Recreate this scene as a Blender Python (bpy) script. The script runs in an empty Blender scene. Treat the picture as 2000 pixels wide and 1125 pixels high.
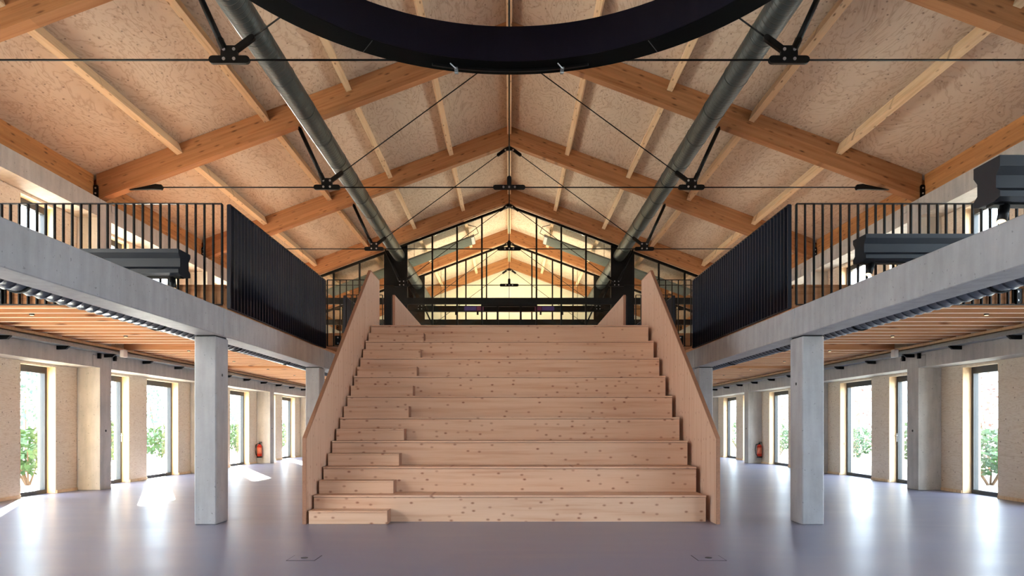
import bpy, math, random
from mathutils import Vector, Matrix
random.seed(7)
C = bpy.context.scene.collection
S = bpy.context.scene

# ------------------------------------------------------------------ camera
EYE = 1.331
cam_d = bpy.data.cameras.new('camera'); cam_d.sensor_width = 36; cam_d.lens = 24
cam_d.shift_x = 5.5/2000; cam_d.shift_y = 268.5/2000
cam_d.clip_start = 0.05; cam_d.clip_end = 300
cam = bpy.data.objects.new('camera', cam_d); C.objects.link(cam)
cam.location = (0, 0, EYE); cam.rotation_euler = (math.pi/2, 0, 0)
S.camera = cam
# ------------------------------------------------------------------ light
W = bpy.data.worlds.new('sky'); S.world = W; W.use_nodes = True
wn = W.node_tree.nodes; wl = W.node_tree.links
wn['Background'].inputs[0].default_value = (0.74, 0.85, 1.0, 1); wn['Background'].inputs[1].default_value = 1.0
sun_d = bpy.data.lights.new('sun', 'SUN'); sun_d.energy = 7.0; sun_d.angle = math.radians(1.5); sun_d.color = (1.0, 0.93, 0.82)
sun = bpy.data.objects.new('sun', sun_d); C.objects.link(sun)
sun.rotation_euler = Vector((2.9, -5.6, -2.25)).to_track_quat('-Z', 'Y').to_euler()
S.view_settings.view_transform = 'Standard'; S.view_settings.look = 'None'
S.view_settings.gamma = 1; S.view_settings.use_curve_mapping = False
S.view_settings.exposure = 4.3
S.cycles.max_bounces = 10; S.cycles.diffuse_bounces = 6; S.cycles.glossy_bounces = 4
S.cycles.transparent_max_bounces = 16; S.cycles.use_denoising = True
S.cycles.sample_clamp_indirect = 6.0
def portal(name, loc, rot, sx, sy):
    d = bpy.data.lights.new(name, 'AREA'); d.shape = 'RECTANGLE'; d.size = sx; d.size_y = sy
    d.cycles.is_portal = True
    o = bpy.data.objects.new(name, d); C.objects.link(o); o.location = loc; o.rotation_euler = rot
H = math.pi/2
for s in (-1, 1):
    for z, h in ((1.26, 2.5), (4.45, 2.3)):
        portal('daylight_portal', (s*9.3, 12, z), (0, s*H, 0), h, 46)
portal('daylight_portal', (0, -10.75, 1.5), (H, 0, 0), 4.4, 3.0)

# ------------------------------------------------------------------ materials
def lin(c): return tuple(((v/255)/12.92 if v/255 <= 0.04045 else ((v/255+0.055)/1.055)**2.4) for v in c)+(1,)
def mat(name):
    m = bpy.data.materials.new(name); m.use_nodes = True
    return m, m.node_tree.nodes, m.node_tree.links, m.node_tree.nodes['Principled BSDF']
def simple(name, col, rough=0.5, metal=0.0, spec=0.5, noise=0.0, nscale=30):
    m, n, l, b = mat(name)
    b.inputs['Roughness'].default_value = rough; b.inputs['Metallic'].default_value = metal
    b.inputs['Specular IOR Level'].default_value = spec
    if noise:
        tc = n.new('ShaderNodeTexCoord'); ns = n.new('ShaderNodeTexNoise'); ns.inputs['Scale'].default_value = nscale
        ns.inputs['Detail'].default_value = 3
        l.new(tc.outputs['Object'], ns.inputs['Vector'])
        mx = n.new('ShaderNodeMix'); mx.data_type = 'RGBA'
        c = lin(col); mx.inputs[6].default_value = tuple(v*(1-noise) for v in c[:3])+(1,)
        mx.inputs[7].default_value = tuple(min(1, v*(1+noise)) for v in c[:3])+(1,)
        l.new(ns.outputs['Fac'], mx.inputs[0]); l.new(mx.outputs[2], b.inputs['Base Color'])
    else: b.inputs['Base Color'].default_value = lin(col)
    return m
def ramp(n, stops):
    r = n.new('ShaderNodeValToRGB'); e = r.color_ramp.elements
    while len(e) > 1: e.remove(e[-1])
    e[0].position = stops[0][0]; e[0].color = stops[0][1]
    for p, c in stops[1:]:
        x = e.new(p); x.color = c
    return r
def wood(name, light, dark, knot, grain=(0.5, 14, 14), kscale=(1.6, 4, 4), kth=0.045, kd=0.55, lam=None, swirl=0.0, rough=0.55, board=None, axis='X', seams=None, kamt=1.0, seamamt=0.5, k2='xyz'):
    """grain runs along the given axis of the object's own coordinates"""
    m, n, l, b = mat(name)
    tc = n.new('ShaderNodeTexCoord')
    rot = n.new('ShaderNodeMapping')
    if axis == 'Y': rot.inputs['Rotation'].default_value = (0, 0, -H)
    if axis == 'Z': rot.inputs['Rotation'].default_value = (0, H, 0)
    l.new(tc.outputs['Object'], rot.inputs[0])
    info = n.new('ShaderNodeObjectInfo'); add = n.new('ShaderNodeVectorMath'); add.operation = 'ADD'
    sc = n.new('ShaderNodeVectorMath'); sc.operation = 'SCALE'; sc.inputs[3].default_value = 37.0
    cmb = n.new('ShaderNodeCombineXYZ'); l.new(info.outputs['Random'], cmb.inputs[0]); l.new(info.outputs['Random'], cmb.inputs[1]) ; l.new(info.outputs['Random'], cmb.inputs[2])
    l.new(cmb.outputs[0], sc.inputs[0]); l.new(rot.outputs[0], add.inputs[0]); l.new(sc.outputs[0], add.inputs[1])
    base = add.outputs[0] if not seams else rot.outputs[0]
    mp = n.new('ShaderNodeMapping'); mp.inputs['Scale'].default_value = grain; l.new(base, mp.inputs[0])
    ns = n.new('ShaderNodeTexNoise'); ns.inputs['Scale'].default_value = 1.0; ns.inputs['Detail'].default_value = 5; ns.inputs['Roughness'].default_value = 0.6
    ns.inputs['Distortion'].default_value = swirl
    l.new(mp.outputs[0], ns.inputs['Vector'])
    if swirl:
        # contour lines of the noise: peeled-veneer figure
        mul = n.new('ShaderNodeMath'); mul.operation = 'MULTIPLY'; mul.inputs[1].default_value = 14; l.new(ns.outputs['Fac'], mul.inputs[0])
        fr = n.new('ShaderNodeMath'); fr.operation = 'PINGPONG'; fr.inputs[1].default_value = 0.5; l.new(mul.outputs[0], fr.inputs[0])
        r1 = ramp(n, [(0.0, lin(dark)), (0.12, lin([(a*2+c)/3 for a, c in zip(light, dark)])), (0.3, lin(light))]); l.new(fr.outputs[0], r1.inputs[0])
    else:
        r1 = ramp(n, [(0.30, lin(dark)), (0.5, lin([(a*3+c)/4 for a, c in zip(light, dark)])), (0.7, lin(light))]); l.new(ns.outputs['Fac'], r1.inputs[0])
    col = r1.outputs[0]
    if lam:                                  # glued laminations, each board a slightly different tone
        sp = n.new('ShaderNodeSeparateXYZ'); l.new(base, sp.inputs[0])
        d = n.new('ShaderNodeMath'); d.operation = 'MULTIPLY'; d.inputs[1].default_value = 1/lam; l.new(sp.outputs[2], d.inputs[0])
        fl = n.new('ShaderNodeMath'); fl.operation = 'FLOOR'; l.new(d.outputs[0], fl.inputs[0])
        dx = n.new('ShaderNodeMath'); dx.operation = 'MULTIPLY'; dx.inputs[1].default_value = 0.45; l.new(sp.outputs[0], dx.inputs[0])
        off = n.new('ShaderNodeMath'); off.operation = 'MULTIPLY_ADD'; off.inputs[1].default_value = 0.618; l.new(fl.outputs[0], off.inputs[0]); l.new(dx.outputs[0], off.inputs[2])
        fx = n.new('ShaderNodeMath'); fx.operation = 'FLOOR'; l.new(off.outputs[0], fx.inputs[0])
        cb = n.new('ShaderNodeCombineXYZ'); l.new(fx.outputs[0], cb.inputs[0]); l.new(fl.outputs[0], cb.inputs[2])
        wnz = n.new('ShaderNodeTexWhiteNoise'); wnz.noise_dimensions = '3D'; l.new(cb.outputs[0], wnz.inputs['Vector'])
        mr = n.new('ShaderNodeMapRange'); mr.inputs[3].default_value = 0.88; mr.inputs[4].default_value = 1.10; l.new(wnz.outputs['Value'], mr.inputs[0])
        hs = n.new('ShaderNodeHueSaturation'); l.new(mr.outputs[0], hs.inputs['Value']); l.new(col, hs.inputs['Color']); col = hs.outputs[0]
    mk = n.new('ShaderNodeMapping'); mk.inputs['Scale'].default_value = kscale; l.new(base, mk.inputs[0])
    vo = n.new('ShaderNodeTexVoronoi'); vo.inputs['Scale'].default_value = 1
    if k2 == 'xz':
        s3 = n.new('ShaderNodeSeparateXYZ'); c3 = n.new('ShaderNodeCombineXYZ'); l.new(mk.outputs[0], s3.inputs[0]); l.new(s3.outputs[0], c3.inputs[0]); l.new(s3.outputs[2], c3.inputs[1])
        l.new(c3.outputs[0], vo.inputs['Vector']); vo.voronoi_dimensions = '2D'
    else:
        l.new(mk.outputs[0], vo.inputs['Vector'])
        if k2 == 'xy': vo.voronoi_dimensions = '2D'
    rk = ramp(n, [(0.0, (1, 1, 1, 1)), (kth*0.6, (0.75, 0.75, 0.75, 1)), (kth*1.5, (0, 0, 0, 1))]); l.new(vo.outputs['Distance'], rk.inputs[0])
    sc2 = n.new('ShaderNodeSeparateColor'); l.new(vo.outputs['Color'], sc2.inputs[0])
    gt = n.new('ShaderNodeMath'); gt.operation = 'GREATER_THAN'; gt.inputs[1].default_value = kd; l.new(sc2.outputs[0], gt.inputs[0])
    vary = n.new('ShaderNodeMapRange'); vary.inputs[3].default_value = 0.45; vary.inputs[4].default_value = 1.0; l.new(sc2.outputs[1], vary.inputs[0])
    gv = n.new('ShaderNodeMath'); gv.operation = 'MULTIPLY'; l.new(gt.outputs[0], gv.inputs[0]); l.new(vary.outputs[0], gv.inputs[1])
    ml = n.new('ShaderNodeMath'); ml.operation = 'MULTIPLY'; l.new(rk.outputs[0], ml.inputs[0]); l.new(gv.outputs[0], ml.inputs[1])
    ml2 = n.new('ShaderNodeMath'); ml2.operation = 'MULTIPLY'; ml2.inputs[1].default_value = kamt; l.new(ml.outputs[0], ml2.inputs[0])
    mx = n.new('ShaderNodeMix'); mx.data_type = 'RGBA'; l.new(ml2.outputs[0], mx.inputs[0]); l.new(col, mx.inputs[6]); mx.inputs[7].default_value = lin(knot)
    col = mx.outputs[2]
    if seams:                                # sheet joints every (along, across) metres
        sp = n.new('ShaderNodeSeparateXYZ'); l.new(base, sp.inputs[0]); prev = None
        for i, w in zip((0, 1, 2), seams):
            if not w: continue
            d = n.new('ShaderNodeMath'); d.operation = 'MULTIPLY'; d.inputs[1].default_value = 1/w; l.new(sp.outputs[i], d.inputs[0])
            f = n.new('ShaderNodeMath'); f.operation = 'FRACT'; l.new(d.outputs[0], f.inputs[0])
            c = n.new('ShaderNodeMath'); c.operation = 'LESS_THAN'; c.inputs[1].default_value = 0.006/w; l.new(f.outputs[0], c.inputs[0])
            if prev:
                mm = n.new('ShaderNodeMath'); mm.operation = 'MAXIMUM'; l.new(prev, mm.inputs[0]); l.new(c.outputs[0], mm.inputs[1]); prev = mm.outputs[0]
            else: prev = c.outputs[0]
        ms = n.new('ShaderNodeMath'); ms.operation = 'MULTIPLY'; ms.inputs[1].default_value = seamamt; l.new(prev, ms.inputs[0])
        mx2 = n.new('ShaderNodeMix'); mx2.data_type = 'RGBA'; l.new(ms.outputs[0], mx2.inputs[0]); l.new(col, mx2.inputs[6]); mx2.inputs[7].default_value = lin([v*0.5 for v in dark])
        col = mx2.outputs[2]
    l.new(col, b.inputs['Base Color']); b.inputs['Roughness'].default_value = rough
    b.inputs['Specular IOR Level'].default_value = 0.3
    return m
M = {}
M['glulam'] = wood('glulam', (174, 124, 84), (150, 98, 62), (78, 46, 28), grain=(0.7, 16, 22), kscale=(2.4, 1, 9), kth=0.13, kd=0.55, lam=0.045, k2='xz')
M['glulam_long'] = wood('glulam along the hall', (190, 132, 80), (166, 106, 58), (84, 46, 24), grain=(0.7, 16, 22), kscale=(2.6, 1, 9), kth=0.13, kd=0.45, lam=0.045, axis='Y', k2='xz')
M['purlin'] = wood('purlin timber', (228, 200, 164), (206, 172, 132), (110, 68, 40), grain=(0.8, 18, 18), kscale=(3.0, 9, 9), kth=0.12, kd=0.55, axis='Y', k2='xy')
M['roof_ply'] = wood('roof plywood', (200, 182, 164), (176, 154, 134), (70, 44, 32), grain=(0.55, 1.3, 1.3), kscale=(4.0, 5.5, 1), kth=0.075, kd=0.42, swirl=0.5, seams=(2.5, 1.25, 0), axis='Y', kamt=0.85, seamamt=0.35, k2='xy')
M['wall_ply'] = wood('wall plywood', (232, 214, 190), (212, 188, 158), (120, 78, 48), grain=(7.0, .9, .9), kscale=(5, 5, 1), kth=0.06, kd=0.62, swirl=0.4, axis='Z', seams=None, k2='xy')
M['spruce'] = wood('spruce seating board', (216, 176, 148), (196, 148, 118), (128, 66, 40), grain=(0.6, 14, 14), kscale=(5.5, 1, 9), kth=0.12, kd=0.55, k2='xz')
M['spruce_v'] = wood('spruce parapet board', (210, 174, 150), (194, 150, 122), (140, 84, 56), grain=(0.6, 12, 12), kscale=(5, 8, 1), kth=0.09, kd=0.66, axis='Z', k2='xy')
M['edge_ply'] = simple('plywood edge', (150, 104, 78), 0.7, noise=0.3, nscale=60)
M['shaded_end_grain'] = simple('end grain with painted shade', (156, 112, 88), 0.8, noise=0.15, nscale=40)  # end grain, darkened so the half steps' side shade is in the colour
M['joist_lit_underside'] = wood('pale bounce lit joist underside', (240, 214, 186), (228, 196, 164), (170, 120, 84), grain=(0.7, 18, 18), kd=0.8)  # pale tone stands in for light bounced up off the floor
M['joist'] = wood('joist timber', (214, 160, 116), (190, 132, 88), (104, 56, 28), grain=(0.7, 18, 18), kscale=(1.6, 1, 7), kth=0.13, kd=0.65, k2='xz')
M['deck'] = wood('deck board', (196, 140, 96), (160, 104, 66), (84, 46, 26), grain=(0.7, 14, 14), kscale=(2, 9, 9), kth=0.12, kd=0.7)
M['reveal'] = wood('pine reveal', (238, 208, 168), (224, 186, 142), (150, 90, 50), grain=(0.8, 18, 18), kscale=(3, 9, 9), kth=0.1, kd=0.7, axis='Z')
M['black'] = simple('black painted steel', (8, 8, 9), 0.45, spec=0.22)
M['navy'] = simple('anthracite blue painted steel', (14, 20, 34), 0.33, metal=0.25, spec=0.4)
M['box'] = simple('blue grey anodised metal', (18, 22, 30), 0.42, metal=0.15, spec=0.4)
M['ring'] = simple('matt black ring housing', (1, 1, 1), 0.8, spec=0.08)
M['ring_in'] = simple('dark aubergine diffuser', (14, 9, 22), 0.6, spec=0.12)
M['frame'] = simple('anthracite window frame', (50, 51, 53), 0.45)
M['bolt'] = simple('zinc bolt', (190, 188, 190), 0.35, metal=0.8)
M['galv'] = simple('galvanised tray', (150, 156, 160), 0.4, metal=0.7, noise=0.25, nscale=25)
M['white'] = simple('white plastic', (228, 226, 222), 0.5)
M['red'] = simple('red lacquer', (196, 44, 18), 0.35)
M['rubber'] = simple('black rubber', (16, 16, 16), 0.7)
M['cable'] = simple('grey cable', (150, 136, 118), 0.6)
M['gravel'] = simple('pale gravel', (196, 190, 178), 0.9, noise=0.25, nscale=8)
M['bark'] = simple('bark', (98, 76, 58), 0.9, noise=0.3)
M['leaf'] = simple('green leaves', (44, 74, 30), 0.6, noise=0.4, nscale=2)
M['leaf2'] = simple('blue green leaves', (60, 82, 74), 0.6, noise=0.4, nscale=2)
M['leaf3'] = simple('russet leaves', (104, 52, 36), 0.6, noise=0.4, nscale=2)
M['plaster'] = simple('pale plaster', (232, 226, 206), 0.8, noise=0.05, nscale=3)
M['heater'] = simple('grey green ribbed sheet', (112, 122, 116), 0.6)

def concrete(name, c, streak=True):
    m, n, l, b = mat(name)
    tc = n.new('ShaderNodeTexCoord'); mp = n.new('ShaderNodeMapping'); mp.inputs['Scale'].default_value = (9, 9, 1.2) if streak else (3, 3, 3)
    l.new(tc.outputs['Object'], mp.inputs[0])
    n1 = n.new('ShaderNodeTexNoise'); n1.inputs['Scale'].default_value = 1; n1.inputs['Detail'].default_value = 6; l.new(mp.outputs[0], n1.inputs['Vector'])
    n2 = n.new('ShaderNodeTexNoise'); n2.inputs['Scale'].default_value = 2.2; n2.inputs['Detail'].default_value = 8; n2.inputs['Roughness'].default_value = 0.7; l.new(tc.outputs['Object'], n2.inputs['Vector'])
    ad = n.new('ShaderNodeMath'); ad.operation = 'ADD'; l.new(n1.outputs['Fac'], ad.inputs[0]); l.new(n2.outputs['Fac'], ad.inputs[1])
    cc = lin(c)
    r = ramp(n, [(0.35, tuple(v*0.80 for v in cc[:3])+(1,)), (0.62, tuple(v*1.12 for v in cc[:3])+(1,))])
    hf = n.new('ShaderNodeMath'); hf.operation = 'MULTIPLY'; hf.inputs[1].default_value = 0.5; l.new(ad.outputs[0], hf.inputs[0]); l.new(hf.outputs[0], r.inputs[0])
    n3 = n.new('ShaderNodeTexNoise'); n3.inputs['Scale'].default_value = 28; n3.inputs['Detail'].default_value = 2; l.new(tc.outputs['Object'], n3.inputs['Vector'])
    r3 = ramp(n, [(0.27, (1, 1, 1, 1)), (0.31, (0, 0, 0, 1))]); l.new(n3.outputs['Fac'], r3.inputs[0])
    mx = n.new('ShaderNodeMix'); mx.data_type = 'RGBA'; l.new(r3.outputs[0], mx.inputs[0]); l.new(r.outputs[0], mx.inputs[6]); mx.inputs[7].default_value = tuple(v*0.6 for v in cc[:3])+(1,)
    l.new(mx.outputs[2], b.inputs['Base Color']); b.inputs['Roughness'].default_value = 0.6
    bp = n.new('ShaderNodeBump'); bp.inputs['Strength'].default_value = 0.08; l.new(n2.outputs['Fac'], bp.inputs['Height']); l.new(bp.outputs[0], b.inputs['Normal'])
    return m
M['concrete'] = concrete('fair faced concrete', (148, 146, 149))
M['band'] = concrete('pale precast concrete', (184, 178, 170))
def floor_mat():
    m, n, l, b = mat('polished lilac grey screed')
    tc = n.new('ShaderNodeTexCoord'); mp = n.new('ShaderNodeMapping'); mp.inputs['Scale'].default_value = (0.5, 1.6, 1); mp.inputs['Rotation'].default_value = (0, 0, 0.3)
    l.new(tc.outputs['Object'], mp.inputs[0])
    n1 = n.new('ShaderNodeTexNoise'); n1.inputs['Scale'].default_value = 0.8; n1.inputs['Detail'].default_value = 6; n1.inputs['Distortion'].default_value = 1.5; l.new(mp.outputs[0], n1.inputs['Vector'])
    r = ramp(n, [(0.3, lin((102, 102, 122))), (0.7, lin((117, 117, 138)))]); l.new(n1.outputs['Fac'], r.inputs[0])
    l.new(r.outputs[0], b.inputs['Base Color'])
    b.inputs['Specular IOR Level'].default_value = 0.8; b.inputs['Coat Weight'].default_value = 0.35; b.inputs['Coat Roughness'].default_value = 0.28
    r2 = ramp(n, [(0.3, (0.38,)*3+(1,)), (0.7, (0.52,)*3+(1,))]); l.new(n1.outputs['Fac'], r2.inputs[0]); l.new(r2.outputs[0], b.inputs['Roughness'])
    bp = n.new('ShaderNodeBump'); bp.inputs['Strength'].default_value = 0.02; l.new(n1.outputs['Fac'], bp.inputs['Height']); l.new(bp.outputs[0], b.inputs['Normal'])
    return m
M['screed'] = floor_mat()
def glass():
    m, n, l, b = mat('window glass'); n.remove(b)
    t = n.new('ShaderNodeBsdfTransparent'); t.inputs[0].default_value = (0.93, 0.96, 0.95, 1)
    g = n.new('ShaderNodeBsdfGlossy'); g.inputs['Roughness'].default_value = 0.01
    lw = n.new('ShaderNodeLayerWeight'); lw.inputs[0].default_value = 0.5
    pw = n.new('ShaderNodeMath'); pw.operation = 'POWER'; pw.inputs[1].default_value = 5; l.new(lw.outputs['Facing'], pw.inputs[0])
    f = n.new('ShaderNodeMath'); f.operation = 'MULTIPLY_ADD'; f.inputs[1].default_value = 0.8; f.inputs[2].default_value = 0.03; l.new(pw.outputs[0], f.inputs[0])
    s = n.new('ShaderNodeMixShader'); l.new(f.outputs[0], s.inputs[0]); l.new(t.outputs[0], s.inputs[1]); l.new(g.outputs[0], s.inputs[2])
    l.new(s.outputs[0], n['Material Output'].inputs[0]); return m
M['glass'] = glass()
def duct_mat(name, c, pitch, rough=0.38, spiral=0.0):
    m, n, l, b = mat(name); tc = n.new('ShaderNodeTexCoord'); sp = n.new('ShaderNodeSeparateXYZ'); l.new(tc.outputs['Object'], sp.inputs[0])
    d = n.new('ShaderNodeMath'); d.operation = 'MULTIPLY'; d.inputs[1].default_value = 1/pitch; l.new(sp.outputs[1], d.inputs[0])
    f = n.new('ShaderNodeMath'); f.operation = 'FRACT'; l.new(d.outputs[0], f.inputs[0])
    r = ramp(n, [(0.0, (0, 0, 0, 1)), (0.10, (1, 1, 1, 1)), (0.9, (1, 1, 1, 1)), (1.0, (0, 0, 0, 1))]); l.new(f.outputs[0], r.inputs[0])
    bp = n.new('ShaderNodeBump'); bp.inputs['Strength'].default_value = 0.6; bp.inputs['Distance'].default_value = 0.01; l.new(r.outputs[0], bp.inputs['Height']); l.new(bp.outputs[0], b.inputs['Normal'])
    mx = n.new('ShaderNodeMix'); mx.data_type = 'RGBA'; cc = lin(c); mx.inputs[6].default_value = tuple(v*0.25 for v in cc[:3])+(1,); mx.inputs[7].default_value = cc
    l.new(r.outputs[0], mx.inputs[0]); l.new(mx.outputs[2], b.inputs['Base Color'])
    b.inputs['Metallic'].default_value = 0.25; b.inputs['Roughness'].default_value = rough; return m
M['duct'] = duct_mat('grey spiral duct metal', (54, 64, 66), 0.11, rough=.45)
M['duct2'] = duct_mat('zinc spiral duct metal', (104, 110, 118), 0.16)
def emit(name, c, s):
    m, n, l, b = mat(name); b.inputs['Base Color'].default_value = lin(c); b.inputs['Emission Color'].default_value = lin(c); b.inputs['Emission Strength'].default_value = s; return m
M['lamp'] = emit('warm lamp lens', (255, 214, 160), 0.12)
M['violet'] = emit('violet reflection patch', (60, 42, 96), 0.02)  # glowing colour that imitates a violet reflection in the glass
M['pink'] = emit('magenta reflection patch', (90, 34, 66), 0.015)  # same for the magenta part of the reflection

# ------------------------------------------------------------------ mesh helpers
class MB:
    def __init__(s): s.v = []; s.f = []
    def box(s, x0, x1, y0, y1, z0, z1):
        if x0 > x1: x0, x1 = x1, x0
        i = len(s.v)
        s.v += [(x0,y0,z0),(x1,y0,z0),(x1,y1,z0),(x0,y1,z0),(x0,y0,z1),(x1,y0,z1),(x1,y1,z1),(x0,y1,z1)]
        s.f += [(i,i+3,i+2,i+1),(i+4,i+5,i+6,i+7),(i,i+1,i+5,i+4),(i+1,i+2,i+6,i+5),(i+2,i+3,i+7,i+6),(i+3,i,i+4,i+7)]
        return s
    def prism(s, poly, a, b, ax='y'):
        """polygon in the two other axes, extruded along ax from a to b"""
        n = len(poly); i = len(s.v)
        def P(p, t): return (p[0], t, p[1]) if ax == 'y' else ((t, p[0], p[1]) if ax == 'x' else (p[0], p[1], t))
        s.v += [P(p, a) for p in poly]+[P(p, b) for p in poly]
        s.f.append(tuple(range(i, i+n))); s.f.append(tuple(range(i+2*n-1, i+n-1, -1)))
        for k in range(n):
            q = (k+1) % n; s.f.append((i+k, i+q, i+n+q, i+n+k))
        return s
    def cyl(s, p, q, r, n=12, r2=None):
        p = Vector(p); q = Vector(q); d = (q-p).normalized(); r2 = r if r2 is None else r2
        u = d.orthogonal().normalized(); w = d.cross(u); i = len(s.v)
        for c, rr in ((p, r), (q, r2)):
            for k in range(n):
                a = 2*math.pi*k/n; s.v.append(tuple(c+u*math.cos(a)*rr+w*math.sin(a)*rr))
        for k in range(n):
            j = (k+1) % n; s.f.append((i+k, i+j, i+n+j, i+n+k))
        s.f.append(tuple(i+k for k in range(n-1, -1, -1))); s.f.append(tuple(i+n+k for k in range(n)))
        return s
    def capsule(s, cx, cz, w, h, y0, y1, ang=0):
        pts = []; r = h/2
        for sgn in (1, -1):
            for k in range(7):
                a = -math.pi/2+math.pi*k/6 + (0 if sgn > 0 else math.pi)
                pts.append((sgn*(w/2-r)+r*math.cos(a), r*math.sin(a)))
        ca, sa = math.cos(ang), math.sin(ang)
        return s.prism([(cx+x*ca-z*sa, cz+x*sa+z*ca) for x, z in pts], y0, y1)
    def tube(s, pts, r, n=6):
        for a, b in zip(pts, pts[1:]): s.cyl(a, b, r, n)
        return s
def obj(name, mb, m, parent=None, frame=None, bevel=0, smooth=False):
    me = bpy.data.meshes.new(name); me.from_pydata(mb.v, [], mb.f); me.update()
    import bmesh
    bm = bmesh.new(); bm.from_mesh(me); bmesh.ops.recalc_face_normals(bm, faces=bm.faces)
    if bevel: bmesh.ops.bevel(bm, geom=bm.edges[:], offset=bevel, segments=1, affect='EDGES')
    bm.to_mesh(me); bm.free()
    if smooth:
        for p in me.polygons: p.use_smooth = len(p.vertices) == 4
    o = bpy.data.objects.new(name, me)
    for mm in (m if isinstance(m, (list, tuple)) else [m]): me.materials.append(mm)
    C.objects.link(o)
    if frame is not None: me.transform(frame.inverted()); o.matrix_local = frame
    if parent: o.parent = parent
    return o
def tag(o, label, cat, group=None, kind=None):
    o['label'] = label; o['category'] = cat
    if group: o['group'] = group
    if kind: o['kind'] = kind
    return o
def thing(name, label, cat, loc=(0, 0, 0), group=None):
    o = bpy.data.objects.new(name, None); C.objects.link(o); o.location = loc; o.empty_display_size = 0.2
    return tag(o, label, cat, group)
def child(name, mb, m, root, **k):
    """mesh given in world coordinates, parented under a thing whose empty is at some location"""
    o = obj(name, mb, m, root, **k)
    o.location = o.location - root.matrix_basis.translation if k.get('frame') is not None else -Vector(root.location)
    return o
def sub(name, mb, m, part, root, **k):
    o = obj(name, mb, m, part, **k); return o      # parts carry the -root offset already
def copy_tree(src, dx=(0, 0, 0)):
    r = src.copy(); C.objects.link(r); r.location = Vector(src.location)+Vector(dx)
    for c in src.children:
        d = c.copy(); C.objects.link(d); d.parent = r
        for g in c.children:
            e = g.copy(); C.objects.link(e); e.parent = d
    return r
def struct(name, mb, m, label, cat, **k): return tag(obj(name, mb, m, **k), label, cat, kind='structure')
SIDE = {-1: 'left', 1: 'right'}
ORD = ['nearest', 'second', 'third', 'fourth', 'fifth', 'sixth', 'seventh', 'eighth', 'ninth', 'tenth', 'eleventh', 'twelfth', 'thirteenth', 'fourteenth']

def back(y): return ['just behind the viewpoint', 'further behind the viewpoint', 'at the entrance end of the hall'][min(2, int(abs(y)//4.7))]
# ------------------------------------------------------------------ shell
Y0, Y1 = -10.75, 34.6
struct('floor', MB().box(-9.25, 9.25, Y0, Y1, -0.2, 0), M['screed'], 'polished lilac grey screed floor of the hall', 'floor')
struct('ground_outside', MB().box(-60, 60, -50, 80, -0.5, -0.21), M['gravel'], 'pale gravel ground outside the windows', 'ground')
KS = 0.372
def roof_z(x): return 9.79-KS*abs(x)
for s in (-1, 1):
    ang = math.atan(KS)*s
    fr = Matrix.Translation((0, 0, 9.79)) @ Matrix.Rotation(ang, 4, 'Y')
    mb = MB().prism([(0, 9.79), (s*9.6, roof_z(9.6)), (s*9.6, roof_z(9.6)+0.25), (0, 10.05)], Y0-0.3, Y1+0.3)
    struct('ceiling', mb, M['roof_ply'], f'{SIDE[s]} slope of the plywood lined roof with brown knots', 'ceiling', frame=fr)

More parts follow.
